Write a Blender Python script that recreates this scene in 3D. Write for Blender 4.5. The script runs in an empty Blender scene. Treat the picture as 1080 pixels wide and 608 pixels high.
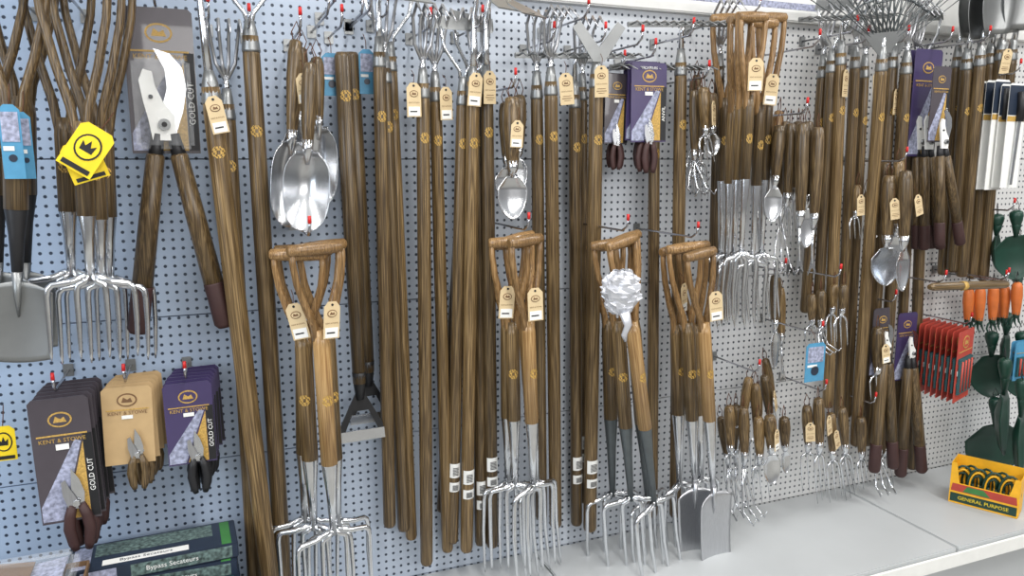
import bpy, bmesh, math, random
from mathutils import Vector, Matrix, noise
random.seed(7)
SC=bpy.context.scene
F=800.0
CAM=Vector((0,-2.0,1.6)); YAW=math.radians(22); PIT=math.radians(9.65)
fw=Vector((math.sin(YAW)*math.cos(PIT),math.cos(YAW)*math.cos(PIT),-math.sin(PIT)))
rt=Vector((math.cos(YAW),-math.sin(YAW),0)); up=rt.cross(fw)
# --- survey helpers: real positions measured on the planes of the display wall / shelf
def ray(px,py): return fw+rt*((px-540)/F)+up*((304-py)/F)
def P(px,py,off=0.0):
    d=ray(px,py); t=(-off-CAM.y)/d.y; return CAM+d*t
def PS(px,py,z):
    d=ray(px,py); t=(z-CAM.z)/d.z; return CAM+d*t
def R(px,py,off,w):
    d=ray(px,py); t=(-off-CAM.y)/d.y; return w/2*t/F
# ---------------------------------------------------------------- materials
MATS={}
def base(name):
    m=bpy.data.materials.new(name); m.use_nodes=True
    nt=m.node_tree; b=nt.nodes['Principled BSDF']; MATS[name]=m
    return m,nt,b
def N(nt,t,**k):
    n=nt.nodes.new(t)
    for a,v in k.items(): setattr(n,a,v)
    return n
def lin(c):
    return tuple((x/12.92 if x<=.04045 else ((x+.055)/1.055)**2.4) for x in [v/255 for v in c])+(1,)
def simple(name,rgb,rough=.5,metal=0,var=.12,scale=30,bump=0.0,stretch=(1,1,1),coat=0):
    m,nt,b=base(name)
    tc=N(nt,'ShaderNodeTexCoord'); mp=N(nt,'ShaderNodeMapping'); mp.inputs['Scale'].default_value=stretch
    nz=N(nt,'ShaderNodeTexNoise'); nz.inputs['Scale'].default_value=scale; nz.inputs['Detail'].default_value=4
    cr=N(nt,'ShaderNodeValToRGB'); c=lin(rgb)
    cr.color_ramp.elements[0].position=.3; cr.color_ramp.elements[1].position=.7
    cr.color_ramp.elements[0].color=tuple(x*(1-var) for x in c[:3])+(1,)
    cr.color_ramp.elements[1].color=tuple(min(1,x*(1+var)) for x in c[:3])+(1,)
    L=nt.links.new
    L(tc.outputs['Object'],mp.inputs['Vector']); L(mp.outputs[0],nz.inputs['Vector']); L(nz.outputs['Fac'],cr.inputs[0]); L(cr.outputs[0],b.inputs['Base Color'])
    b.inputs['Roughness'].default_value=rough; b.inputs['Metallic'].default_value=metal
    if coat: b.inputs['Coat Weight'].default_value=coat
    if bump:
        bp=N(nt,'ShaderNodeBump'); bp.inputs['Strength'].default_value=bump; bp.inputs['Distance'].default_value=.002
        L(nz.outputs['Fac'],bp.inputs['Height']); L(bp.outputs[0],b.inputs['Normal'])
    return m
def wood(name,dark,mid,light,rough=.33):
    m,nt,b=base(name); L=nt.links.new
    tc=N(nt,'ShaderNodeTexCoord'); oi=N(nt,'ShaderNodeObjectInfo')
    add=N(nt,'ShaderNodeVectorMath',operation='ADD')
    sc=N(nt,'ShaderNodeVectorMath',operation='SCALE'); sc.inputs['Scale'].default_value=9
    L(oi.outputs['Random'],sc.inputs[0]); L(tc.outputs['Object'],add.inputs[0]); L(sc.outputs[0],add.inputs[1])
    mp=N(nt,'ShaderNodeMapping'); mp.inputs['Scale'].default_value=(62,62,1.1)
    L(add.outputs[0],mp.inputs['Vector'])
    nz=N(nt,'ShaderNodeTexNoise'); nz.inputs['Scale'].default_value=1.0; nz.inputs['Detail'].default_value=2; nz.inputs['Distortion'].default_value=.25
    L(mp.outputs[0],nz.inputs['Vector'])
    ml=N(nt,'ShaderNodeMath',operation='MULTIPLY'); ml.inputs[1].default_value=9
    fr=N(nt,'ShaderNodeMath',operation='PINGPONG'); fr.inputs[1].default_value=.5
    L(nz.outputs['Fac'],ml.inputs[0]); L(ml.outputs[0],fr.inputs[0])
    fs=N(nt,'ShaderNodeMath',operation='MULTIPLY'); fs.inputs[1].default_value=.5; L(fr.outputs[0],fs.inputs[0])
    mp2=N(nt,'ShaderNodeMapping'); mp2.inputs['Scale'].default_value=(560,560,12)
    L(add.outputs[0],mp2.inputs['Vector'])
    n2=N(nt,'ShaderNodeTexNoise'); n2.inputs['Scale'].default_value=1; n2.inputs['Detail'].default_value=2
    L(mp2.outputs[0],n2.inputs['Vector'])
    mx=N(nt,'ShaderNodeMath',operation='MULTIPLY_ADD'); mx.inputs[1].default_value=.75
    L(n2.outputs['Fac'],mx.inputs[0]); L(fs.outputs[0],mx.inputs[2])
    cr=N(nt,'ShaderNodeValToRGB'); e=cr.color_ramp.elements
    e[0].position=.3; e[0].color=lin(dark); e[1].position=.76; e[1].color=lin(light)
    k=e.new(.5); k.color=lin(mid)
    L(mx.outputs[0],cr.inputs[0])
    hv=N(nt,'ShaderNodeHueSaturation'); mr=N(nt,'ShaderNodeMapRange'); mr.inputs['To Min'].default_value=.75; mr.inputs['To Max'].default_value=1.2
    L(oi.outputs['Random'],mr.inputs[0]); L(mr.outputs[0],hv.inputs['Value']); L(cr.outputs[0],hv.inputs['Color'])
    L(hv.outputs[0],b.inputs['Base Color']); b.inputs['Roughness'].default_value=rough
    return m
WD=wood('ash_dark',(58,45,29),(88,71,47),(136,114,80))
WM=wood('ash_mid',(74,57,35),(108,87,56),(160,134,94))
WL=wood('ash_light',(132,98,58),(164,130,84),(200,166,118),.32)
WG=wood('ash_grip',(100,75,45),(134,103,65),(176,142,98),.32)
ST=simple('steel',(222,224,227),.2,1,.06,40)
SB=simple('steel_brushed',(196,197,200),.34,1,.1,12,.05,(60,60,2))
SS=simple('steel_satin',(206,208,211),.27,1,.05,20)
SM=simple('steel_matt',(150,152,152),.42,.85,.12,9)
SG=simple('socket_grey',(92,98,100),.4,.5,.1)
BK=simple('black_metal',(40,40,42),.45,.3)
BU=simple('burgundy_grip',(60,36,34),.6)
TG=simple('tag_kraft',(208,186,146),.7,0,.05)
TB=simple('tag_brown',(112,82,54),.7)
WH=simple('white_paper',(232,232,228),.6,0,.03)
GD=simple('gold_print',(186,150,78),.5,0,.3,300)
YE=simple('yellow_print',(236,206,30),.5)
YO=simple('amber_print',(236,176,34),.5)
PU=simple('purple_print',(66,56,94),.3,0,.05,coat=.4)
CH=simple('charcoal_print',(72,66,72),.3,0,.05,coat=.4)
TN=simple('tan_print',(188,158,114),.6,0,.06)
BL=simple('blue_print',(74,140,176),.5)
RD=simple('red_plastic',(200,30,28),.4)
RP=simple('red_print',(178,66,52),.5)
TE=simple('teal_print',(40,84,88),.5)
GR=simple('green_plastic',(18,56,44),.4)
GN=simple('green_print',(60,120,60),.5)
OR=simple('orange_plastic',(196,104,46),.45)
CR=simple('chrome_wire',(190,190,195),.2,1,.05)
LE=simple('leather_brown',(88,52,30),.7)
CB=simple('cardboard',(112,86,60),.8)
NV=simple('navy_print',(36,46,62),.4)
LG=simple('leaf_print',(86,104,100),.5,0,.8,110)
LV=simple('lilac_print',(152,156,178),.5,0,.5,110)
RB=simple('silver_film',(206,208,214),.3,.35,.08)
def clear_film():
    m,nt,b=base('clear_blister'); b.inputs['Base Color'].default_value=(.9,.93,.96,1); b.inputs['Roughness'].default_value=.08
    b.inputs['Alpha'].default_value=.10; nz=N(nt,'ShaderNodeTexNoise'); nz.inputs['Scale'].default_value=25; bp=N(nt,'ShaderNodeBump'); bp.inputs['Strength'].default_value=.3
    nt.links.new(nz.outputs['Fac'],bp.inputs['Height']); nt.links.new(bp.outputs[0],b.inputs['Normal']); return m
CF=clear_film()
# ---------------------------------------------------------------- mesh builder
class MB:
    def __init__(s): s.bm=bmesh.new(); s.m=[]
    def mi(s,m):
        if m not in s.m: s.m.append(m)
        return s.m.index(m)
    def tube(s,pts,rad,mat,seg=10,fx=1.0,fy=1.0,cap=True):
        pts=[Vector(p) for p in pts]; n=len(pts)
        if not hasattr(rad,'__len__'): rad=[rad]*n
        mi=s.mi(mat); rings=[]
        t0=(pts[1]-pts[0]).normalized()
        ref=Vector((0,1,0)) if abs(t0.y)<.9 else Vector((1,0,0))
        nx=ref.cross(t0).normalized()
        for i,p in enumerate(pts):
            if i==0: t=pts[1]-pts[0]
            elif i==n-1: t=pts[-1]-pts[-2]
            else: t=(pts[i+1]-pts[i]).normalized()+(pts[i]-pts[i-1]).normalized()
            t.normalize(); nx=(nx-t*nx.dot(t)).normalized(); ny=t.cross(nx)
            rings.append([s.bm.verts.new(p+nx*math.cos(a)*rad[i]*fx+ny*math.sin(a)*rad[i]*fy) for a in [2*math.pi*k/seg for k in range(seg)]])
        for i in range(n-1):
            for k in range(seg):
                f=s.bm.faces.new((rings[i][k],rings[i][(k+1)%seg],rings[i+1][(k+1)%seg],rings[i+1][k])); f.material_index=mi; f.smooth=True
        if cap:
            f=s.bm.faces.new(rings[0][::-1]); f.material_index=mi
            f=s.bm.faces.new(rings[-1]); f.material_index=mi
        return s
    def plate(s,out,mat,y=0,t=.002,M=None):
        mi=s.mi(mat)
        a=[Vector((x,y-t/2,z)) for x,z in out]; b=[Vector((x,y+t/2,z)) for x,z in out]
        if M: a=[M@v for v in a]; b=[M@v for v in b]
        a=[s.bm.verts.new(v) for v in a]; b=[s.bm.verts.new(v) for v in b]; n=len(out)
        fs=[s.bm.faces.new(a),s.bm.faces.new(b[::-1])]
        for i in range(n): fs.append(s.bm.faces.new((a[i],b[i],b[(i+1)%n],a[(i+1)%n])))
        for f in fs: f.material_index=mi
        return s
    def grid(s,fn,mat,nu=10,nv=14,t=.0016):
        mi=s.mi(mat); g=[[s.bm.verts.new(fn(i/nu,j/nv)) for i in range(nu+1)] for j in range(nv+1)]
        fs=[]
        for j in range(nv):
            for i in range(nu):
                f=s.bm.faces.new((g[j][i],g[j][i+1],g[j+1][i+1],g[j+1][i])); f.material_index=mi; f.smooth=True; fs.append(f)
        bmesh.ops.recalc_face_normals(s.bm,faces=fs)
        r=bmesh.ops.solidify(s.bm,geom=fs,thickness=t)
        for f in r['geom']:
            if isinstance(f,bmesh.types.BMFace): f.material_index=mi; f.smooth=True
        return s
    def box(s,c,d,mat,bev=0.0,M=None):
        mi=s.mi(mat); r=bmesh.ops.create_cube(s.bm,size=1); vs=r['verts']
        for v in vs:
            v.co=Vector((v.co.x*d[0]+c[0],v.co.y*d[1]+c[1],v.co.z*d[2]+c[2]))
            if M: v.co=M@v.co
        fs=set(f for v in vs for f in v.link_faces)
        for f in fs: f.material_index=mi
        if bev:
            es=list(set(e for v in vs for e in v.link_edges))
            r=bmesh.ops.bevel(s.bm,geom=es,offset=bev,segments=2,affect='EDGES')
            for f in r['faces']: f.material_index=mi
        return s
    def mesh(s,name):
        bmesh.ops.recalc_face_normals(s.bm,faces=s.bm.faces)
        me=bpy.data.meshes.new(name); s.bm.to_mesh(me); s.bm.free()
        for m in s.m: me.materials.append(m)
        return me
def circ(cx,cz,r,n=16,rz=None): return [(cx+r*math.cos(2*math.pi*k/n),cz+(rz or r)*math.sin(2*math.pi*k/n)) for k in range(n)]
def rect(x0,z0,x1,z1): return [(x0,z0),(x1,z0),(x1,z1),(x0,z1)]
def link(o): SC.collection.objects.link(o); return o
def thing(name,label,cat,M=None,group=None,mesh=None):
    o=link(bpy.data.objects.new(name,mesh))
    if M is not None: o.matrix_world=M
    o['label']=label; o['category']=cat
    if group: o['group']=group
    return o
def part(name,mb,par,label=None,M=None):
    me=mb.mesh(name) if isinstance(mb,MB) else mb
    o=link(bpy.data.objects.new(name,me)); o.parent=par
    if M is not None: o.matrix_local=M
    if label: o['label']=label
    return o
def frame(T,B,roll=0):
    z=(T-B).normalized(); y=Vector((0,1,0)); y=(y-z*y.dot(z)).normalized(); x=y.cross(z)
    M=Matrix((x,y,z)).transposed().to_4x4(); M.translation=T
    return M@Matrix.Rotation(roll,4,'Z')
TX={}
def text(s,mat,size,par,x,y,z,rotz=0,name='lettering'):
    k=(s,mat.name)
    if k not in TX:
        c=bpy.data.curves.new('lettering','FONT'); c.body=s; c.align_x='CENTER'; c.align_y='CENTER'; c.size=1; c.resolution_u=2; c.extrude=.004
        o=bpy.data.objects.new('t',c); link(o); bpy.context.view_layer.update()
        me=bpy.data.meshes.new_from_object(o); me.materials.clear(); me.materials.append(mat)
        bpy.data.objects.remove(o); TX[k]=me
    o=link(bpy.data.objects.new(name,TX[k])); o.parent=par
    o.matrix_local=Matrix.Translation((x,y,z))@Matrix.Rotation(rotz,4,'Y')@Matrix.Rotation(math.pi/2,4,'X')@Matrix.Diagonal((size,size,size,1))
    o['label']='printed words on the '+('tag' if size<.01 else 'packaging')
    return o
# ---------------------------------------------------------------- shared small parts
def tag(par,x,y,z,w=.042,h=.085,tilt=0,body=TG,txt=True):
    mb=MB(); w*=.9
    o=[(-w/2,-h),(w/2,-h),(w/2,-.012),(w/2-.01,0),(-w/2+.01,0),(-w/2,-.012)]
    mb.plate(o,body,0,.0016)
    mb.plate(circ(0,-.007,.003,8),BK,-.001,.001)
    mb.plate(circ(0,-h*.32,w*.3,16,w*.22),TB,-.0012,.0008); mb.plate(circ(0,-h*.32,w*.25,16,w*.17),TG,-.0018,.0008)
    mb.plate([(-w*.16,-h*.35),(w*.16,-h*.35),(w*.1,-h*.28),(w*.02,-h*.31),(-w*.1,-h*.27)],TB,-.0024,.0008)
    if random.random()<.45: mb.plate(rect(-w*.4,-h*.97,w*.4,-h*.7),WH,-.0012,.0008); mb.plate(rect(-w*.3,-h*.86,w*.2,-h*.82),BK,-.0018,.0006)
    else:
        for q,(a,b_) in enumerate(((.3,.015),(.36,.02),(.22,.012))): mb.plate(rect(-w*a,-h*(.72+q*.07)-h*b_,w*a,-h*(.72+q*.07)),TB,-.0012,.0008)
    mb.tube([(0,0,-.006),(0.004,.004,.018),(0,.012,.03)],.0008,LE,4)
    M=Matrix.Translation((x,y,z))@Matrix.Rotation(random.uniform(-.5,.5),4,'Z')@Matrix.Rotation(tilt,4,'Y')
    t=part('swing_tag',mb,par,'kraft card swing tag with brown oval crest',M)
    if txt: text('KENT & STOWE',TB,w*.11,t,0,-.0016,-h*.58)
    return t
def emblem(par,r,z,h=.026):
    mb=MB(); n=8; mi=mb.mi(GD); rr=r+.0006; cols=[]
    for j in range(7):
        zz=z+h*(j/6-.5); wdt=.25+.45*math.sin(math.pi*(j+.3)/6.6)
        cols.append([mb.bm.verts.new((rr*math.sin(wdt*(k/n*2-1)),-rr*math.cos(wdt*(k/n*2-1)),zz)) for k in range(n+1)])
    for j in range(6):
        for k in range(n):
            if (j+k)%3==0 or (j in(2,3) and k in(3,4)): continue
            f=mb.bm.faces.new((cols[j][k],cols[j][k+1],cols[j+1][k+1],cols[j+1][k])); f.material_index=mi; f.smooth=True
    return part('emblem',mb,par,'gold printed crest on the shaft')
def sticker(par,r,z,h=.05):
    mb=MB(); n=8; mi=mb.mi(WH); rr=r+.0008; rows=[[mb.bm.verts.new((rr*math.sin(k/n*2-1),-rr*math.cos(k/n*2-1),zz)) for k in range(n+1)] for zz in (z,z-h)]
    for k in range(n):
        f=mb.bm.faces.new((rows[0][k],rows[0][k+1],rows[1][k+1],rows[1][k])); f.material_index=mi; f.smooth=True
    for k in range(6): mb.box((0,-r-.0012,z-h*.3-h*.1*k),(r*1.0,.0012,h*.035),BK)
    return part('barcode_sticker',mb,par,'white barcode sticker on the shaft')
# ---------------------------------------------------------------- long tools
NAMES={'swan':('draw_hoe','draw hoe'),'dutch':('dutch_hoe','push hoe'),'vhoe':('v_blade_hoe','V-blade hoe'),'rake':('garden_rake','garden rake'),
 'leaf':('leaf_rake','wire leaf rake'),'cult':('cultivator','pronged cultivator'),'spoon':('round_shovel','round-bladed shovel')}
def head(kind,par,r,s=1.0,hr=0):
    mb=MB()
    if kind=='swan':
        mb.tube([(0,0,.02),(0,0,.06*s),(0,0,.11*s),(0,-.012,.145*s),(0,-.035,.16*s),(0,-.06,.15*s),(0,-.07,.14*s)],[.010,.008,.007,.006,.006,.006,.006],ST,8)
        M=Matrix.Translation((0,-.07,.14*s))@Matrix.Rotation(-1.05,4,'X')
        mb.plate([(-.02,.012),(.02,.012),(.06,-.03),(.066,-.075),(-.066,-.075),(-.06,-.03)],SM,0,.003,M)
    elif kind=='dutch':
        for q in(-1,1): mb.tube([(q*.003,0,.02),(q*.01,0,.05),(q*.05,0,.10*s),(q*.062,0,.15*s)],.005,ST,8)
        mb.plate([(-.075,.145*s),(.075,.145*s),(.068,.175*s),(-.068,.175*s)],SM,0,.003)
    elif kind=='vhoe':
        mb.tube([(0,0,.02),(0,0,.07)],[.009,.006],ST,8)
        for q in(-1,1): mb.plate([(0,.03),(q*.018,.03),(q*.078,.115),(q*.056,.13),(0,.065)],SM,-.012+q*.002,.003)
    elif kind=='rake':
        mb.tube([(0,0,.02),(0,0,.08),(0,-.012,.10)],[.009,.007,.006],ST,8); mb.box((0,-.015,.10),(.36,.008,.014),SM,.002)
        for k in range(13):
            x=-.17+k*.34/12; mb.tube([(x,-.015,.10),(x,-.05,.104),(x,-.085,.09)],[.0035,.003,.0012],SM,6)
    elif kind=='leaf':
        mb.tube([(0,0,.0),(0,0,.06)],[.012,.008],ST,8)
        for k in range(22):
            a=math.radians(-56+112*k/21); L=.36
            mb.tube([(0.0,0,.03),(L*.5*math.sin(a),-.01*(k%2),.03+L*.5*math.cos(a)*.8),(L*math.sin(a),0,.03+L*math.cos(a)*.8),((L+.012)*math.sin(a),-.04,.03+(L+.012)*math.cos(a)*.8)],.0016,SG,5)
        mb.plate([(-.018,.01),(.018,.01),(.085,.075),(-.085,.075)],SM,-.004,.002)
        mb.tube([(-.17,-.004,.12),(-.09,-.006,.16),(0,-.008,.175),(.09,-.006,.16),(.17,-.004,.12)],.003,SG,6)
    elif kind=='cult':
        mb.tube([(0,0,.02),(0,0,.06)],[.009,.007],ST,8)
        for q in(-1.5,-.5,.5,1.5): mb.tube([(0,0,.05),(q*.014,.0,.09),(q*.02,-.01,.15),(q*.022,-.04,.18),(q*.024,-.07,.15)],[.005,.0045,.004,.004,.0015],SB,7)
    elif kind=='spoon':
        mb.tube([(0,0,.02),(0,-.01,.09)],[.010,.008],ST,8)
        W=.15; Lb=.2
        def f(u,v):
            a=2*u-1; w=W*(.45+.55*math.sin(math.pi*min(1,.15+v*.72))) if v<.99 else W*.3
            return Vector((a*w/2,-.02-.03*a*a,.06+Lb*v))
        mb.grid(f,SM,8,10)
    return part('tool_head',mb,par,'bright steel '+NAMES[kind][1]+' head',Matrix.Rotation(hr,4,'Z'))
def long_tool(tx,ty,bx,by,w,ot,ob,kind,tg=None,stk=None,em=.06,hr=0,s=1,mat=WD,grp='long wooden handled tools hung on the pegboard',extra=''):
    T=P(tx,ty,ot); B=P(bx,by,ob); L=(T-B).length; r=R((tx+bx)/2,(ty+by)/2,(ot+ob)/2,w)
    nm,desc=NAMES[kind]
    e=thing(nm,('long ash handled '+desc+extra) if extra else 'long brown ash handled '+desc+' with steel head','garden tool',frame(T,B,0),grp)
    mb=MB(); mb.tube([(0,0,0),(0,0,-.05),(0,0,-L*.3),(0,0,-L*.7),(0,0,-L+.012),(0,0,-L+.003),(0,0,-L)],[r*.85,r*.94,r,r*1.0,r*1.0,r*.85,r*.55],mat,20)
    part('shaft',mb,e)
    mb=MB(); mb.tube([(0,0,-.035),(0,0,-.03),(0,0,.01),(0,0,.035)],[r*.97,r*.99,r*.75,.010],SM,14); part('ferrule',mb,e)
    head(kind,e,r,s,hr)
    if em: emblem(e,r*.97,-.09-em)
    if tg: tag(e,tg[0],-r-.006-(tg[2] if len(tg)>2 else 0),tg[1],w=.040,h=.08,tilt=random.uniform(-.16,.16))
    if stk: sticker(e,r*1.01,-L*stk,.042); sticker(e,r*1.01,-L*(stk+.045),.028)
    return e
# ---------------------------------------------------------------- forks and spades with Y grips
def y_tool(tx,ys,bx,ot,ob,gw,w,kind,hw,hmat=WG,smat=ST,wmat=WM,tg=None,roll=0,grp='',label='',bmat=SM):
    """ys: pixel rows grip top, fork of the Y, wood end, shoulder, tip"""
    T=P(tx,ys[0],ot); B=P(bx,ys[4],ob); L=(T-B).length
    fr=[(y-ys[0])/(ys[4]-ys[0])*L for y in ys]
    r=R((tx+bx)/2,(ys[0]+ys[4])/2,ot,w); W=R(tx,ys[0],ot,gw)*2; HW=R(bx,ys[4],ob,hw)*2
    nm='garden_fork' if kind=='fork' else 'garden_spade'
    e=thing(nm,label,'garden '+kind,frame(T,B,roll),grp)
    h1,h2,h3=fr[1],fr[2],fr[3]
    mb=MB(); g=min(.0145,r*.95)
    mb.tube([(-W/2,0,-g),(-W/2+.004,0,-g),(-W*.25,0,-g),(0,0,-g),(W*.25,0,-g),(W/2-.004,0,-g),(W/2,0,-g)],[g*.6,g*.9,g,g*1.08,g,g*.9,g*.6],hmat,12)
    for q in(-1,1):
        mb.tube([(q*W*.42,0,-g*.9),(q*W*.42,0,-h1*.2),(q*W*.37,0,-h1*.42),(q*W*.24,0,-h1*.68),(q*W*.11,0,-h1*.88),(q*r*.5,0,-h1-.01),(q*r*.3,0,-h1-.06)],[g*.62,g*.62,g*.66,g*.72,g*.75,g*.72,g*.5],hmat,10,fx=.85)
    part('y_grip',mb,e,'bent wooden Y-shaped grip')
    mb=MB(); mb.tube([(0,0,-h1+.015),(0,0,-h1-.02),(0,0,-h2-.01)],[r*.8,r,r],wmat,14); part('shaft',mb,e)
    mb=MB(); mb.tube([(0,0,-h2),(0,0,-h2-.004),(0,0,-h2-(h3-h2)*.4),(0,0,-h3)],[r*.98,r*1.0,r*.66,r*.42],smat,14); part('socket',mb,e)
    if kind=='fork':
        for k in range(4):
            x=(-1.5+k)*HW/3
            m=MB(); m.tube([(x*.1,0,-h3+.012),(x*.5,0,-h3-.002),(x*.88,0,-h3-.006),(x*.98,0,-h3-.014),(x*1.01,0,-h3-.03),(x*1.02,.006,-h3-(L-h3)*.5),(x*1.01,.0,-L+.02),(x*1.0,-.002,-L)],[.008,.0075,.007,.0065,.006,.0055,.004,.0012],ST,8)
            part('tine',m,e)
    else:
        HL=L-h3
        def f(u,v):
            a=2*u-1; ww=HW*(1-.08*v); z=-h3-HL*v*.95
            z-= HL*.05*(1-a*a)*v
            if v<.15: z-=.02*(a*a)*(1-v/.15)
            return Vector((a*ww/2,.012*math.sin(v*2.2)-.014*a*a*(1-.5*v),z))
        m=MB(); m.grid(f,bmat,12,14,.0025); m.tube([(0,-.004,-h3+.02),(0,-.004,-h3-.03),(0,.006,-h3-.075)],[r*.45,r*.3,.002],bmat,10)
        part('blade',m,e,'stainless steel spade blade')
    emblem(e,r,-h1-(h2-h1)*.5)
    if tg: tag(e,tg[0],-r-.012,tg[1],w=.044,h=.084,tilt=tg[2])
    return e
# ---------------------------------------------------------------- hand tools
def hand_tool(tx,ty,bx,by,off,w,kind,bw=20,fr=.5,hmat=WD,bmat=ST,tg=False,roll=0,grp='hand tools hung in a cluster',label=None,ob=None):
    ob=off if ob is None else ob
    T=P(tx,ty,off); B=P(bx,by,ob); L=(T-B).length; r=R(tx,ty,off,w); BW=R(bx,by,off,bw)*2; h=L*fr
    lab={'trowel':'hand trowel','fork':'three-prong hand fork','scoop':'deep compost scoop','weeder':'hand weeder','claw':'hand cultivator claw','transplant':'narrow transplanting trowel'}[kind]
    nm={'trowel':'hand_trowel','fork':'hand_fork','scoop':'compost_scoop','weeder':'hand_weeder','claw':'hand_cultivator','transplant':'transplanting_trowel'}[kind]
    e=thing(nm,label or ('brown wooden handled '+lab+' with bright steel head'),'hand tool',frame(T,B,roll),grp)
    m=MB(); m.tube([(0,0,0),(0,0,-.004),(0,0,-h*.15),(0,0,-h*.4),(0,0,-h*.75),(0,0,-h*.98),(0,0,-h)],[r*.5,r*.85,r*1.05,r*1.12,r*.92,r*.75,r*.7],hmat,12)
    part('handle',m,e)
    m=MB(); m.tube([(-.003,0,-.012),(-.012,-.004,.015),(0,0,.04),(.012,.004,.015),(.003,0,-.012)],.0013,LE if hmat in(WD,WM,WL,WG) else BK,5); part('hanging_loop',m,e,'leather hanging loop')
    m=MB(); m.tube([(0,0,-h+.012),(0,0,-h-.008),(0,.004,-h-(L-h)*.22)],[r*.8,r*.72,r*.32],bmat,10)
    hl=L-h; z0=-h-hl*.2; bl=hl*.8
    if kind in('trowel','scoop','transplant'):
        dp={'trowel':.28,'scoop':.42,'transplant':.3}[kind]
        if kind=='scoop': z0=-h-hl*.06; bl=hl*.94
        def f(u,v):
            a=2*u-1
            if kind=='scoop':
                s_=2*v-1
                wv=max(.16,(1-abs(s_+.0)**2.6)**.5) if v>.5 else max(.5,(1-abs(s_)**3.2)**.5)
                b=math.sin(a*math.pi/2); ff=BW*dp*wv*max(0,1-b*b*1.0)*math.sin(math.pi*min(1,.18+v*.8))
                return Vector((b*BW/2*wv,ff-(.004 if abs(a)>.99 else 0),z0-bl*v))
            wv=(min(1,.42+v*2.2))*(math.cos(max(0,(v-.45)/.55)*math.pi/2)**.6 if v<.995 else .04)
            return Vector((a*BW/2*wv,BW*dp*.5*(wv*(1-a*a)),z0-bl*v))
        m.grid(f,SS if kind=='scoop' else bmat,16,22,.0014)
    elif kind=='fork':
        for q in(-1,0,1): m.tube([(0,.004,z0+.006),(q*BW*.35,.004,z0-.006),(q*BW*.46,.004,z0-.02),(q*BW*.48,-.004,z0-bl)],[.004,.0038,.0034,.001],bmat,6)
    elif kind=='claw':
        for q in(-1,0,1): m.tube([(0,.004,z0+.006),(q*BW*.3,.0,z0-bl*.4),(q*BW*.48,-.01,z0-bl*.8),(q*BW*.5,-.045,z0-bl),(q*BW*.5,-.055,z0-bl*.85)],[.0035,.0032,.003,.0026,.001],bmat,6)
    else:
        m.tube([(0,.004,z0+.006),(0,.0,z0-bl*.75)],[.0045,.0035],bmat,8); m.plate([(-.004,z0-bl*.6),(.004,z0-bl*.6),(BW*.3,z0-bl),(BW*.06,z0-bl*.86),(-BW*.06,z0-bl*.86),(-BW*.3,z0-bl)],bmat,0,.002)
    part('blade' if kind in('trowel','scoop','transplant') else 'prongs',m,e)
    if tg: tag(e,random.uniform(-.01,.01),-r*1.2-.01,-h*.35,w=.034,h=.066,tilt=random.uniform(-.25,.25))
    return e
# ---------------------------------------------------------------- loppers
def lopper(e,s,L,sp,r,hz,white=True,y=-.02):
    m=MB()
    m.plate([(-.02*s,-hz-.03*s),(.02*s,-hz-.03*s),(.040*s,-hz+.03*s),(.05*s,-hz+.08*s),(.044*s,-hz+.125*s),(.02*s,-hz+.155*s),(-.012*s,-hz+.165*s),(.008*s,-hz+.12*s),(.010*s,-hz+.08*s),(-.002*s,-hz+.04*s)],SS,y-.002,.004)
    part('cutting_blade',m,e,'bright steel cutting blade')
    m=MB(); m.plate([(-.026*s,-hz-.035*s),(.022*s,-hz-.035*s),(.022*s,-hz+.02*s),(.0*s,-hz+.05*s),(-.014*s,-hz+.085*s),(-.018*s,-hz+.115*s),(-.036*s,-hz+.12*s),(-.046*s,-hz+.095*s),(-.040*s,-hz+.05*s),(-.032*s,-hz+.01*s)],WH if white else SB,y-.008,.006)
    m.tube([(0,y-.004,-hz+.0*s),(0,y-.018,-hz+.0*s)],.013*s,SM,12); m.tube([(0,y-.004,-hz+.0*s),(0,y-.02,-hz+.0*s)],.006*s,BK,8); m.tube([(-.024*s,y-.004,-hz+.06*s),(-.024*s,y-.014,-hz+.06*s)],.005*s,BK,10)
    part('anvil',m,e,'pale anvil jaw with pivot bolts')
    for q,x in((-1,sp[0]),(1,sp[1])):
        x0=q*.016*s; zt=-hz-.02*s; zb=-L
        pt=lambda t:(x0+(x-x0)*t,y,zt+(zb-zt)*t)
        m=MB(); m.tube([pt(0),pt(.14)],[r*.6,r*.8],BK,10); part('tang',m,e,'dark steel tang')
        m=MB(); m.tube([pt(.1),pt(.11),pt(.4),pt(.77)],[r*.75,r*.9,r,r*1.05],WD,14); part('handle',m,e,'dark ash handle')
        m=MB(); m.tube([pt(.76),pt(.77),pt(.85),pt(.98),pt(1)],[r*1.06,r*1.08,r*1.06,r*1.1,r*.8],BU,14); part('handle_sleeve',m,e,'dark burgundy sleeve')
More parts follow.
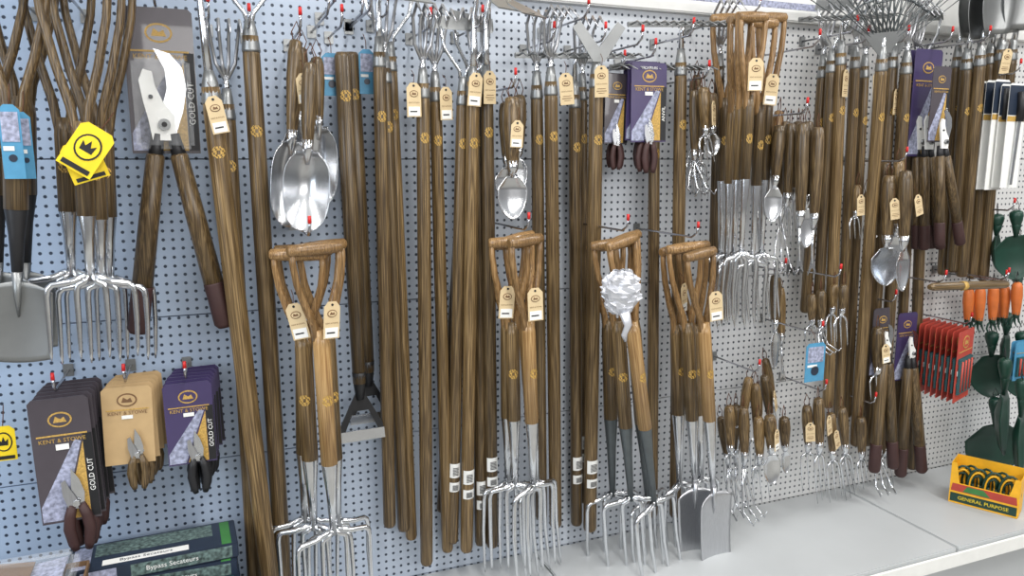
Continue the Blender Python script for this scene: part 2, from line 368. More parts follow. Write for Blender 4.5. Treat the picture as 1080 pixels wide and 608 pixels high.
def card_mesh(w,h,scheme):
    m=MB(); c=.008
    o=[(-w/2,-h),(w/2,-h),(w/2,-c),(w/2-c,0),(-w/2+c,0),(-w/2,-c)]
    b={'purple':PU,'charcoal':CH,'tan':TN,'navy':NV,'red':RP,'blue':BL,'white':WH}[scheme]
    m.plate(o,b,0,.002)
    if scheme in('purple','charcoal','navy'):
        m.plate([(-w*.1,-h*.98),(w*.33,-h*.98),(w*.33,-h*.36)],GD,-.0016,.001)
        m.plate([(-w*.48,-h*.98),(-w*.14,-h*.98),(w*.3,-h*.36),(w*.2,-h*.34),(-w*.48,-h*.86)],LV,-.0015,.001)
        m.plate(rect(w*.34,-h*.98,w*.49,-h*.3),BK,-.0016,.001)
    if scheme=='white': m.plate(rect(-w*.5,-h*.3,w*.5,-h*.02),NV,-.0016,.001); m.plate(rect(-w*.5,-h*.36,w*.5,-h*.31),GD,-.0016,.001)
    elif scheme!='blue':
        k=GD if scheme!='tan' else TB
        m.plate(circ(0,-h*.17,w*.2,20,w*.15),k,-.0018,.001); m.plate(circ(0,-h*.17,w*.17,20,w*.12),b,-.0024,.001)
        m.plate([(-w*.11,-h*.17-w*.05),(w*.11,-h*.17-w*.05),(w*.07,-h*.17+w*.05),(w*.01,-h*.17+w*.01),(-w*.07,-h*.17+w*.07)],k,-.003,.001)
    if scheme=='red':
        for q in range(3): m.plate(rect(-w*.42,-h*(.45+q*.17),w*.42,-h*(.38+q*.17)),TE if q!=1 else WH,-.0016,.001)
    if scheme!='white': m.plate(rect(-w*.42,-h*.3,w*.42,-h*.288),GD,-.0018,.001)
    return m
def secateurs(e,x,z,s,hm=BU,y=-.012):
    m=MB(); m.plate([(x-.10*s,z-.12*s),(x+.14*s,z-.08*s),(x+.17*s,z+.2*s),(x+.1*s,z+.5*s),(x-.04*s,z+.78*s),(x-.07*s,z+.4*s)],ST,y,.003)
    part('cutting_blade',m,e,'steel cutting blade')
    m=MB(); m.plate([(x-.16*s,z-.1*s),(x+.08*s,z-.14*s),(x,z+.12*s),(x-.1*s,z+.34*s),(x-.16*s,z+.55*s),(x-.24*s,z+.5*s),(x-.24*s,z+.2*s)],SB,y-.005,.004); m.tube([(x,y-.004,z),(x,y-.012,z)],.07*s,ST,12)
    part('hook_blade',m,e)
    for q in(-1,1):
        m=MB(); m.tube([(x+q*.08*s,y-.002,z-.05*s),(x+q*.16*s,y-.002,z-.3*s),(x+q*.2*s,y-.002,z-.6*s),(x+q*.15*s,y-.002,z-.95*s),(x+q*.12*s,y-.002,z-1.1*s)],[.09*s,.11*s,.12*s,.11*s,.07*s],hm,10,fy=.8)
        part('handle',m,e)
def pack(l,t,r_,b,off,n,scheme,hm=BU,prod=(0,.62,.5),grp='carded secateurs',side=None,label='carded secateurs',step=.017,title=None,cat='secateurs pack'):
    T=P((l+r_)/2,t,off); w=(P(r_,(t+b)/2,off)-P(l,(t+b)/2,off)).x; h=T.z-P((l+r_)/2,b,off).z
    for k in range(n):
        e=thing('carded_secateurs',label,cat,Matrix.Translation(T+Vector((random.uniform(-.002,.002)+.004*k,step*k,.003*k)))@Matrix.Rotation(random.uniform(-.03,.03),4,'Y'),grp)
        part('backing_card',card_mesh(w,h,scheme),e)
        if prod: secateurs(e,prod[0]*w,-h*prod[1],h*prod[2],hm,y=-.008)
        if k==0:
            text('KENT & STOWE',GD if scheme!='tan' else TB,w*.11,e,0,-.003,-h*.335)
            if side: text(side,WH,w*.13,e,w*.415,-.003,-h*.64,-math.pi/2)
            if title: text(title,WH if scheme!='tan' else BK,w*.085,e,0,-.003,-h*.04-.006)
            m=MB(); m.plate(rect(-w*.12,-h*.41,w*.1,-h*.365),WH,-.0026,.0008); part('price_sticker',m,e,'white price sticker')
# ---------------------------------------------------------------- hooks
def hook(px,py,off,ln):
    p=P(px,py,off); e=thing('display_hook','chrome wire pegboard hook with red tip','display hook',Matrix.Translation((p.x,0,p.z)),'wire hooks on the pegboard')
    m=MB(); m.box((0,-.003,.0),(.022,.004,.03),SM,.001); m.tube([(0,-.004,0),(0,-ln*.5,0),(0,-ln*.92,0),(0,-ln,.012),(0,-ln-.004,.032)],.003,CR,8)
    part('wire_arm',m,e)
    m=MB(); m.tube([(0,-ln-.004,.028),(0,-ln-.004,.044)],[.0042,.0036],RD,8); part('red_tip',m,e,'red plastic tip')
# ================================================================ setting
X0,X1=-1.6,4.6; ZS=.40; ZT=2.03
def struct(name,mb):
    o=link(bpy.data.objects.new(name,mb.mesh(name))); o['kind']='structure'; return o
m_,nt,b=base('pegboard_daylit_paint'); L=nt.links.new
tc=N(nt,'ShaderNodeTexCoord'); sc=N(nt,'ShaderNodeVectorMath',operation='SCALE'); sc.inputs['Scale'].default_value=1/.0215
frn=N(nt,'ShaderNodeVectorMath',operation='FRACTION'); sb=N(nt,'ShaderNodeVectorMath',operation='SUBTRACT'); sb.inputs[1].default_value=(.5,.5,.5)
mu=N(nt,'ShaderNodeVectorMath',operation='MULTIPLY'); mu.inputs[1].default_value=(1,0,1); ln=N(nt,'ShaderNodeVectorMath',operation='LENGTH')
cr=N(nt,'ShaderNodeValToRGB'); cr.color_ramp.elements[0].position=.15; cr.color_ramp.elements[1].position=.21
cr.color_ramp.elements[0].color=lin((72,80,92)); cr.color_ramp.elements[1].color=(1,1,1,1)
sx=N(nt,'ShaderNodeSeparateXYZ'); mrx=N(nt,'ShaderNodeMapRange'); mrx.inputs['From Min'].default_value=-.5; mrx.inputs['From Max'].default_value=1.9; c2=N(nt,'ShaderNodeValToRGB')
c2.color_ramp.elements[0].color=lin((160,180,206)); c2.color_ramp.elements[1].color=lin((210,210,209))  # bluish left to neutral right: cool daylight cast put into the board colour
mixn=N(nt,'ShaderNodeMix',data_type='RGBA',blend_type='MULTIPLY'); mixn.inputs[0].default_value=1
for a,q in((tc.outputs['Object'],sc.inputs[0]),(sc.outputs[0],frn.inputs[0]),(frn.outputs[0],sb.inputs[0]),(sb.outputs[0],mu.inputs[0]),(mu.outputs[0],ln.inputs[0]),(ln.outputs['Value'],cr.inputs[0]),
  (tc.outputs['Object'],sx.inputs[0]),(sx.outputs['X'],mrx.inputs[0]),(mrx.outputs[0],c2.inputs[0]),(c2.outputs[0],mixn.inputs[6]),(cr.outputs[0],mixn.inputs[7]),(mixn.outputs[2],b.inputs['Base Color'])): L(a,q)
b.inputs['Roughness'].default_value=.45
bp=N(nt,'ShaderNodeBump'); bp.inputs['Strength'].default_value=.4; bp.inputs['Distance'].default_value=.002; L(cr.outputs[0],bp.inputs['Height']); L(bp.outputs[0],b.inputs['Normal'])
WP=simple('wall_white',(215,215,212),.6,0,.03); SH=simple('shelf_grey',(182,185,186),.4,0,.05,3); FLR=simple('floor_vinyl',(150,148,142),.5,0,.2,4)
m=MB()
for z0,z1 in((.0,.40),(.40,.84),(.84,1.22),(1.22,1.60),(1.60,2.03)):
    m.box(((X0+X1)/2,.008,(z0+z1)/2),(X1-X0,.016,z1-z0-.0025),m_,.001)
m.box(((X0+X1)/2,.03,1.0),(X1-X0,.02,2.06),BK); struct('wall_back',m)
m=MB(); m.box(((X0+X1)/2,.02,2.55),(X1-X0,.04,1.0),WP); struct('wall_upper',m)
m=MB(); m.box(((X0+X1)/2,-.004,2.04),(X1-X0,.05,.03),WP,.004); struct('trim_1',m)
m=MB(); m.box((1.5,-2.5,-.01),(8,7,.02),FLR); struct('floor',m)
e=thing('display_shelf','light grey steel base shelf under the tool wall','shelf',Matrix.Translation((1.5,-.24,0)))
m=MB(); m.box((0,.01,.18),(X1-X0,.44,.36),SH,.004); part('body',m,e)
for k in range(5):
    m=MB(); m.box((X0-1.5+.62+1.24*k,0,.385),(1.235,.476,.03),SH,.003); part('shelf_plate',m,e)
m=MB(); m.box((0,-.245,.365),(X1-X0,.008,.045),WH,.001); part('ticket_rail',m,e,'pale ticket rail along the front edge')
# ================================================================ far-left spades and forks
G1='digging spades hung on one hook'
for k,(tx,bx,o) in enumerate(((12,20,.26),(-12,0,.20),(22,28,.14))):
    y_tool(tx,[-75,110,205,290,384] if k==0 else [-75,100,190,280,370],bx,o,o-.03,80,24,'spade',66 if k==0 else 62,hmat=WD,wmat=WD,smat=BK,grp=G1,label='digging spade with dark wooden Y grip and grey steel blade')
G2='digging forks hung on one hook'
for k,(tx,bx,o,dy) in enumerate(((72,101,.27,0),(88,112,.22,4),(56,80,.17,-4),(100,120,.12,2))):
    y_tool(tx,[-75+dy,125+dy,212+dy,290+dy,378+dy],bx,o,o-.02,84,19,'fork',80,hmat=WD,wmat=WD,grp=G2,label='four-tine digging fork with dark wooden Y grip and bright steel tines')
def card_tag(px,py,off,w,h,body,lab,tilt=0):
    e=thing('product_tag',lab,'tag',Matrix.Translation(P(px,py,off))@Matrix.Rotation(tilt,4,'Y'),'printed product tags'); W=R(px,py,off,w)*2; H=R(px,py,off,h)*2
    m=MB(); m.plate([(-W/2,-H),(W/2,-H),(W/2,-.01),(W/2-.01,0),(-W/2+.01,0),(-W/2,-.01)],body,0,.0016)
    if body is YE:
        m.plate(rect(-W*.4,-H*.96,W*.4,-H*.86),BK,-.0014,.001); m.plate(circ(0,-H*.45,W*.36,20,H*.28),BK,-.0014,.001); m.plate(circ(0,-H*.45,W*.31,20,H*.24),YE,-.002,.001)
        m.plate([(-W*.18,-H*.55),(W*.18,-H*.55),(W*.2,-H*.36),(W*.08,-H*.44),(0,-H*.3),(-W*.08,-H*.44),(-W*.2,-H*.36)],BK,-.0026,.001)
    else:
        m.plate(rect(-W*.4,-H*.5,W*.4,-H*.1),LV,-.0014,.001); m.plate(circ(0,-H*.72,W*.2),NV,-.0014,.001); m.plate(rect(-W*.4,-H*.62,W*.1,-H*.56),WH,-.0014,.001)
    m.tube([(0,0,-.01),(.002,.01,.02),(0,.03,.04)],.001,LE,4)
    part('printed_card',m,e)
card_tag(106,136,.33,36,52,YE,'yellow square card tag with black crown crest, tied to forks',.6)
card_tag(80,150,.31,36,42,YE,'yellow square card tag tucked behind another tag',-.3)
card_tag(8,110,.31,20,78,BL,'tall blue and white card tag on the spades'); card_tag(23,118,.29,14,70,BL,'tall blue and white card tag on the spades')
def lop_pack(l,t,r_,b,off,hl,hr,by,w,scheme,grp='carded loppers',n=1,piv=None,s=1,blister=False):
    T=P((l+r_)/2,t,off); W=(P(r_,t,off)-P(l,t,off)).x; H=T.z-P((l+r_)/2,b,off).z
    for k in range(n):
        e=thing('carded_lopper','long-handled lopper with dark ash handles on a '+scheme+' card','lopper',Matrix.Translation(T+Vector((0,.03*k,0))),grp)
        part('backing_card',card_mesh(W,H,scheme),e)
        text('KENT & STOWE',GD,W*.11,e,0,-.003,-H*.335); text('GOLD CUT',WH,W*.13,e,W*.415,-.003,-H*.65,-math.pi/2)
        Lh=T.z-P((l+r_)/2,by,off).z; zz=T.z-P((l+r_)/2,piv,off).z
        lopper(e,s,Lh,(P(hl,by,off).x-T.x,P(hr,by,off).x-T.x),R((l+r_)/2,(t+by)/2,off,w),zz,y=-.024)
        if blister:
            m=MB(); m.box((0,-.022,-H*.66),(W*.84,.040,H*.62),CF,.008); part('blister',m,e,'clear plastic blister over the head')
lop_pack(128,8,202,162,.10,146,238,348,20,'charcoal',piv=132,s=.98,blister=True)
pack(28,420,93,552,.16,6,'charcoal',BU,(.12,.84,.36),'carded secateurs in a charcoal row',side='GOLD CUT',label='secateurs with burgundy handles on charcoal and gold card')
pack(106,408,160,490,.13,5,'tan',WD,(.15,.86,.42),'carded secateurs in a tan row',label='secateurs with brown handles on a tan crest card')
pack(170,404,222,490,.13,6,'purple',BK,(.1,.9,.42),'carded secateurs in a purple row',side='GOLD CUT',label='secateurs with black handles on purple and gold card')
# ================================================================ long tools
SW=[
(222,92,288,640,20,.17,.12,'swan',(.0,-.02),None,.05,0,1.9),
(240,110,270,640,15,.10,.06,'cult',None,None,.05,0,1.0),
(264,38,301,640,18,.13,.09,'dutch',None,None,.12,0,1),
(400,55,411,556,14,.14,.08,'swan',None,None,.06,.3,1),
(406,72,426,560,14,.11,.06,'cult',None,None,.05,0,1),
(412,60,434,569,13,.08,.04,'dutch',None,None,.05,0,1),
(446,88,450,596,14,.15,.07,'cult',(-.03,.0),None,.04,.2,1),
(459,92,472,582,13,.12,.05,'cult',(.02,-.0),None,.04,0,1),
(494,90,466,540,12,.08,.03,'dutch',None,None,.04,.4,1),
(488,96,477,573,13,.13,.06,'dutch',None,.80,.04,0,1),
(499,86,492,582,14,.16,.07,'swan',(.0,.02),.80,.06,.5,1.4),
(505,90,507,575,13,.12,.06,'cult',None,.84,.05,-.5,1.2),
(513,84,519,577,14,.15,.07,'swan',(.0,.02),.78,.04,.7,1.3),
(566,90,571,548,13,.12,.06,'cult',None,None,.05,0,1.3),
(581,86,586,556,14,.15,.07,'cult',(.03,.02),None,.05,.3,1.3),
(606,100,608,554,13,.10,.05,'rake',None,.82,.05,0,1),
(614,92,615,530,11,.07,.03,'cult',None,.82,.05,0,1),
(629,78,622,560,15,.17,.08,'vhoe',(.0,.02),.82,.08,0,1),
(690,110,688,545,12,.08,.04,'rake',None,None,.05,.2,1),
(718,66,712,545,13,.14,.07,'rake',None,None,.08,0,1),
(759,70,752,300,11,.08,.05,'cult',None,None,.08,0,1),
(868,70,849,330,11,.10,.07,'cult',(.02,.02),None,.08,0,1),
(877,64,862,345,11,.14,.09,'dutch',None,None,.08,0,1),
(887,56,873,430,12,.16,.10,'rake',(.0,-.05),None,.08,0,1),
(902,60,884,440,11,.13,.08,'cult',None,None,.08,0,1),
(912,70,893,440,10,.10,.06,'cult',(.03,-.02),None,.08,0,1),
(930,62,902,470,12,.24,.10,'leaf',None,None,.08,0,1),
(942,60,914,470,11,.13,.08,'leaf',(.0,-.1),None,.08,0,1),
(956,66,928,478,12,.17,.10,'cult',None,None,.08,0,1),
(966,70,944,488,10,.10,.06,'cult',(.0,-.02),None,.08,0,1),
(976,70,962,495,11,.08,.05,'dutch',None,None,.08,0,1),
(1010,60,994,290,11,.09,.06,'spoon',None,None,.08,0,1),
(1020,62,1004,287,12,.15,.10,'spoon',(.02,-.0),None,.08,0,1),
(1034,58,1014,292,12,.18,.12,'spoon',None,None,.08,0,1),
(1045,56,1025,294,12,.14,.09,'spoon',None,None,.08,0,1),
(1056,52,1036,296,12,.17,.11,'spoon',(.0,.0),None,.08,0,1),
(1068,52,1050,200,11,.14,.09,'spoon',None,None,.08,0,1)]
for i,a in enumerate(SW):
    long_tool(*a[:8],tg=a[8],stk=a[9],em=a[10],hr=a[11],s=a[12],mat=WM if i in(0,5,7,10,14,17,19,23,26) else WD,extra=' with barcode sticker on shaft' if a[9] else '')
def headdown(tx,bx,o,by,sc_):
    A=P(bx,by,o-.02); Bt=P(tx,55,o+.01); L=(Bt-A).length; r=R(368,220,o,17)
    e=thing('dutch_hoe','long brown ash handled push hoe hanging head down','garden tool',frame(Bt,A),'long wooden handled tools hung on the pegboard')
    m=MB(); m.tube([(0,0,0),(0,0,-.01),(0,0,-L*.5),(0,0,-L)],[r*.7,r,r*1.02,r*.85],WD,16); part('shaft',m,e)
    m=MB(); m.tube([(0,0,-L+.03),(0,0,-L-.0),(0,0,-L-.05*sc_)],[r*.9,r*.8,.011],BK,14); part('ferrule',m,e)
    m=MB(); S=lambda l:[(x*sc_,-L+z*sc_) for x,z in l]
    m.plate(S([(-.012,-.03),(.012,-.03),(.03,-.065),(.062,-.13),(.066,-.15),(.05,-.15),(.022,-.085),(-.022,-.085),(-.05,-.15),(-.066,-.15),(-.062,-.13),(-.03,-.065)]),BK,0,.006)
    m.plate(S([(-.066,-.145),(.066,-.145),(.068,-.178),(-.068,-.178)]),SS,-.003,.004); part('tool_head',m,e,'dark stirrup hoe head with bright blade')
    emblem(e,r,-.1)
headdown(361,379,.13,404,.88); headdown(370,388,.07,392,.8)
card_tag(349,56,.12,20,44,BL,'blue and white card tag beside a hoe handle'); card_tag(386,52,.10,16,46,BL,'blue and white card tag beside a hoe handle')
# ================================================================ mid-height forks/spades with Y grips
GA='border forks with tan Y grips'
for k,(tx,bx,o,ys,hw,tg,rl) in enumerate(((332,358,.30,[256,346,474,556,650],76,(.02,-.13,.1),.2),(314,336,.25,[262,350,470,552,640],74,(-.01,-.12,-.2),-.35),(338,362,.20,[254,344,470,548,636],70,None,.4),(320,322,.15,[258,345,465,545,630],66,None,0))):
    y_tool(tx,ys,bx,o,o-.04,60,18,'fork',hw,grp=GA,label='border fork with tan Y grip and bright tines',tg=tg,roll=rl,wmat=WL if k==0 else WM)
for k,(tx,bx,o,ys,tg,rl) in enumerate(((554,566,.28,[248,335,432,508,605],(.0,-.13,0),.3),(538,545,.23,[250,338,430,508,600],(-.01,-.12,.1),-.3),(546,574,.18,[246,333,428,506,606],None,.4),(535,536,.13,[252,335,428,506,598],None,0))):
    y_tool(tx,ys,bx,o,o-.04,46,15,'fork',52,grp=GA,label='border fork with tan Y grip and bright tines',tg=tg,roll=rl,wmat=WL if k in(0,2) else WM)
for k,(tx,bx,o,ys,rl) in enumerate(((655,701,.28,[250,335,436,524,618],.3),(645,672,.23,[252,335,436,520,612],-.3),(660,690,.18,[246,333,432,518,606],.4),(640,648,.13,[254,335,428,516,612],0))):
    y_tool(tx,ys,bx,o,o-.04,46,15,'fork',58,grp=GA,label='border fork with grey painted socket and tan Y grip',smat=SG,roll=rl,wmat=WL if k==0 else WM)
for k,(tx,bx,o,ys,kd,tg,rl) in enumerate(((738,757,.28,[263,338,430,512,602],'spade',(.02,-.12,0),.1),(722,736,.23,[256,338,430,508,590],'spade',None,-.2),(712,718,.18,[258,340,425,508,585],'fork',(.0,-.11,0),.2),(730,742,.13,[256,340,425,502,580],'fork',None,0))):
    y_tool(tx,ys,bx,o,o-.04,42,14,kd,42 if kd=='spade' else 40,grp=GA if kd=='fork' else 'border spades with tan Y grips',label='border %s with tan Y grip and stainless head'%kd,tg=tg,roll=rl,wmat=WL if k==0 else WM,bmat=SB)
GB='small border forks hung high on one hook'
for k,(tx,bx,o,tg) in enumerate(((795,778,.30,(.0,-.12,0)),(786,770,.26,None),(806,790,.24,(.02,-.15,.1)),(776,763,.20,None),(814,800,.18,None),(790,806,.14,None),(766,758,.12,None))):
    dy=random.randint(-5,5); y_tool(tx,[16+dy,105+dy,182+dy,270+dy,342+dy],bx,o,o-.03,34,11,'fork',36,wmat=WM if k%2 else WD,hmat=WG,grp=GB,label='small border fork with brown Y grip and slim bright tines',tg=tg,roll=random.uniform(-.3,.6))
e=thing('crumpled_film_wrap','crumpled silvery white plastic wrap tied round the fork grips','plastic wrap',Matrix.Translation(P(655,308,.325)),None)
def fw_(u,v):
    a=u*2*math.pi; w_=.05*max(.1,math.sin(math.pi*(.06+.88*v)))**.6; z=.055-.115*v
    n=noise.noise(Vector((math.cos(a)*2.4,math.sin(a)*2.4,v*5)))*.014+abs(noise.noise(Vector((math.cos(a)*5,math.sin(a)*5,v*11))))*.016
    return Vector(((w_+n)*math.cos(a),(w_*.5+n)*math.sin(a),z+n*.5))
m=MB(); m.grid(fw_,RB,32,20,.0008)
for f in m.bm.faces: f.smooth=False
part('film',m,e)
m=MB(); m.tube([(.0,-.02,-.05),(.012,-.02,-.085),(.004,-.015,-.11),(.012,-.01,-.13)],[.016,.012,.010,.004],RB,6,fy=.3); part('film_tail',m,e)
# ================================================================ hand tools
G5='compost scoops on one hook'
hand_tool(327,66,322,245,.25,15,'scoop',48,.48,tg=False,grp=G5,label='large stainless compost scoop with wooden handle',roll=-.15)
hand_tool(312,42,304,240,.19,15,'scoop',42,.5,tg=True,grp=G5,label='large stainless compost scoop with wooden handle',roll=.25)
hand_tool(334,60,338,218,.13,14,'scoop',38,.42,grp=G5,label='large stainless compost scoop with wooden handle')
hand_tool(318,50,318,210,.09,13,'scoop',38,.45,grp=G5,label='large stainless compost scoop with wooden handle')
hand_tool(540,102,541,232,.20,17,'trowel',34,.55,tg=True,grp='hand trowels on one hook'); hand_tool(533,108,536,215,.14,14,'trowel',28,.55,grp='hand trowels on one hook'); hand_tool(548,100,546,205,.10,14,'transplant',22,.55,tg=False,grp='hand trowels on one hook')
def cluster(lst,grp,dup=.8,two=True):
    for a in lst:
        tx,ty,bx,by,o,w,k,bw,f,t=a; hand_tool(tx,ty,bx,by,o,w,k,bw,f,tg=t,grp=grp,roll=random.uniform(-.4,.4),hmat=random.choice([WD,WD,WM]))
        for q in range(2 if two and random.random()<dup-.6 else 1):
          if random.random()<dup:
            j=random.uniform(-10,10); v=random.uniform(-18,14)
            hand_tool(tx+j,ty+v,bx+j+random.uniform(-7,7),by+v,o*(.55-.25*q),w*.9,random.choice(['fork','claw','fork','weeder','transplant']),bw*.85,f,grp=grp,roll=random.uniform(-.5,.5),hmat=random.choice([WD,WM,WM,WG]))
cluster([(742,92,746,172,.2,12,'fork',22,.55,True),(732,95,733,205,.16,10,'claw',24,.6,False),(751,98,752,165,.14,11,'trowel',18,.55,False),(737,90,739,210,.10,10,'fork',18,.6,False)],'hand forks beside the long rakes',.5)
cluster([(822,132,814,235,.20,12,'trowel',20,.55,False),(834,130,828,262,.18,12,'fork',20,.58,True),(846,130,843,288,.22,13,'weeder',22,.6,False),(863,134,856,290,.20,13,'weeder',22,.6,False),(852,128,850,262,.16,12,'trowel',24,.6,False),(828,128,822,290,.12,12,'claw',20,.55,False),(842,128,836,250,.12,12,'fork',20,.6,False),
 (818,290,817,390,.10,11,'transplant',14,.5,False)],'weeding hand tools on the pegboard',.6)
cluster([(769,428,772,512,.16,11,'fork',18,.52,False),(784,430,787,546,.18,11,'claw',22,.42,False),(797,405,799,500,.14,10,'fork',18,.5,False),(812,438,815,512,.22,12,'trowel',22,.45,True),(800,440,803,530,.2,11,'fork',20,.45,False),(827,440,829,500,.16,11,'transplant',14,.5,False),(790,398,776,485,.12,10,'fork',16,.5,False),(806,396,818,480,.12,10,'weeder',18,.5,True),(760,440,776,540,.10,9,'claw',18,.4,False)],'hand tools in the low cluster',.55,False)
cluster([(851,428,853,518,.16,10,'fork',16,.45,True),(863,420,866,528,.18,11,'fork',18,.45,True),(876,436,881,528,.16,10,'fork',16,.45,True),(888,430,896,520,.16,10,'fork',18,.45,False)],'hand forks in the low row',.5,False)
cluster([(908,440,910,516,.14,10,'fork',16,.5,False),(925,436,930,516,.14,10,'claw',16,.5,False),(890,300,886,366,.2,9,'fork',22,.4,False),(880,300,876,362,.16,9,'fork',20,.4,False),(857,310,856,366,.14,10,'fork',20,.5,False),(866,306,866,370,.16,10,'claw',18,.5,False)],'small hand forks among the handles',.3,False)
cluster([(938,185,934,302,.22,14,'trowel',34,.56,True),(955,180,952,308,.26,14,'trowel',38,.56,True),(948,170,944,285,.18,12,'trowel',26,.6,False),(926,345,925,420,.16,12,'fork',20,.6,True),(905,195,901,252,.16,8,'fork',14,.5,True)],'hand trowels hung below the leaf rakes',.3,False)
# ================================================================ cards and loppers on the right
pack(640,78,664,152,.13,3,'charcoal',BU,(0,.98,.36),'carded garden snips',label='garden snips on charcoal card with burgundy handles')
pack(666,66,703,150,.17,5,'purple',BU,(0,.98,.38),'carded secateurs in a tall purple row',title='SECATEURS',side='ANVIL',label='anvil secateurs on purple card with burgundy handles')
lop_pack(966,52,995,165,.14,968,985,262,10,'purple',piv=150,s=.7,n=2,grp='carded loppers by the shovels')
lop_pack(985,70,1004,150,.20,984,1006,258,10,'charcoal',piv=150,s=.6,grp='carded loppers by the shovels')
lop_pack(948,330,968,400,.10,944,966,497,11,'purple',piv=370,s=.5,n=1,grp='carded loppers hung low')
lop_pack(922,325,942,395,.14,916,936,492,11,'charcoal',piv=365,s=.5,n=1,grp='carded loppers hung low')
card_tag(861,362,.26,26,42,BL,'blue and white printed card among the hand forks')
def flat_pack(l,t,r_,b,off,n,scheme,label,grp,saw=False,step=.016,rz=0):
    T=P((l+r_)/2,t,off); w=(P(r_,t,off)-P(l,t,off)).x; h=T.z-P((l+r_)/2,b,off).z
    for k in range(n):
        e=thing('carded_tool',label,'packaged tool',Matrix.Translation(T+Vector((0,step*k,0)))@Matrix.Rotation(rz,4,'Z'),grp); part('backing_card',card_mesh(w,h,scheme),e)
        m=MB()
        if saw: m.plate([(-w*.1,-h*.97),(w*.05,-h*.97),(w*.2,-h*.35),(0,-h*.35)],SS,-.008,.003); m.tube([(w*.1,-.01,-h*.36),(w*.12,-.01,-h*.2),(w*.02,-.01,-h*.08)],[.012,.014,.01],BK,10)
        else:
            m.box((0,-.006,-h*.64),(w*.8,.007,h*.5),TE,.001)
            for q in range(4): m.tube([(-w*.3+q*w*.2,-.011,-h*.42),(-w*.3+q*w*.2,-.011,-h*.86)],[.004,.003],RP,6)
        part('packed_tool',m,e)
flat_pack(1004,348,1036,420,.22,9,'red','small tools on a red and teal card','red carded tools on one hook',step=.022,rz=.35)
flat_pack(1050,84,1066,200,.20,3,'white','long blade tool on a white card','white carded long blades',saw=True,step=.03)
flat_pack(1066,88,1084,198,.24,2,'white','long blade tool on a white card','white carded long blades',saw=True,step=.03)
flat_pack(1072,360,1092,400,.2,2,'blue','small tools on a blue card','blue carded tools')
for k,(x,y0,y1,o) in enumerate(((1022,305,350,.14),(1034,303,352,.16),(1048,300,352,.18),(1060,302,348,.16),(1073,298,345,.2),(1028,310,345,.08),(1055,308,345,.08))):
    hand_tool(x,y0,x-2,y1,o,10,'fork',14,.72,hmat=OR,bmat=GR,grp='orange handled hand tools',label='small hand tool with orange plastic handle')
for k,(x,y0,y1,o,w) in enumerate(((1052,226,285,.14,40),(1072,222,296,.2,46),(1062,330,392,.1,44),(1078,350,420,.14,40),(1060,378,480,.22,64),(1050,420,500,.14,60),(1078,400,505,.3,60),(1046,350,420,.08,44),(1076,250,310,.1,50))):
    hand_tool(x,y0,x,y1,o,12,'trowel' ,w,.2,hmat=GR,bmat=GR,grp='green plastic scoops',label='dark green plastic garden scoop',roll=.5*(-1)**k)
A=P(980,303,.27);B=P(1062,300,.27)
e=thing('wooden_dibber','wooden dibber lying level across two hooks','garden tool',frame(B,A),None); Lg=(A-B).length
m=MB(); m.tube([(0,0,0),(0,0,-.01),(0,0,-Lg*.5),(0,0,-Lg+.02),(0,0,-Lg)],[.01,.014,.014,.013,.008],WM,12); part('shaft',m,e)
m=MB(); m.tube([(0,0,-Lg*.55),(0,0,-Lg*.6)],.0155,GD,12); part('band',m,e)
# yellow display box on shelf: low cut-out front, tall back, coils inside
bl=PS(1000,529,ZS);br=PS(1073,548,ZS); ux=(br-bl); W=ux.length; ux.normalize(); uy=Vector((-ux.y,ux.x,0))
M=Matrix((ux,uy,Vector((0,0,1)))).transposed().to_4x4(); M.translation=(bl+br)/2+Vector((0,0,.001)); H=.15; D=.09
e=thing('display_box','amber and green printed open display box on the shelf','box',M)
m=MB()
m.plate([(-W*.5,0),(W*.5,0),(W*.5,H*.9),(W*.42,H*.9),(W*.36,H*.5),(-W*.36,H*.5),(-W*.42,H*.98),(-W*.5,H*.98)],YO,0,.002)
m.plate(rect(-W*.5,0,W*.5,H*1.0),YO,D,.002); m.box((-W/2+.001,D/2,H/2),(.002,D,H*.96),YO); m.box((W/2-.001,D/2,H*.45),(.002,D,H*.9),YO); m.box((0,D/2,.002),(W,D,.003),YO)
m.plate(rect(-W*.48,H*.04,W*.48,H*.25),GR,-.0014,.001); m.plate([(-W*.48,H*.3),(W*.48,H*.3),(W*.46,H*.48),(-W*.46,H*.48)],RP,-.0014,.001); m.plate([(-W*.3,H*.32),(W*.1,H*.32),(0,H*.46),(-W*.24,H*.46)],GN,-.0024,.001)
part('carton',m,e); text('GENERAL PURPOSE',YE,W*.085,e,0,-.0024,H*.145)
for k in range(7):
    c=thing('plastic_tie_coil','dark green coiled plant tie standing inside the display box','garden tie',M@Matrix.Translation((-W*.34+W*.113*k,D*.3+.018*(k%2),.006))@Matrix.Rotation(.3*(-1)**k,4,'Z'),'green tie coils in the display box')
    m=MB()
    for q in range(3): m.tube([((.032-.006*q)*math.cos(a),.004*q,(.06-.014*q)*math.sin(a)+.066) for a in [i*math.pi/9 for i in range(19)]],.0042,GR if q!=1 else YO,7)
    part('coil',m,c)
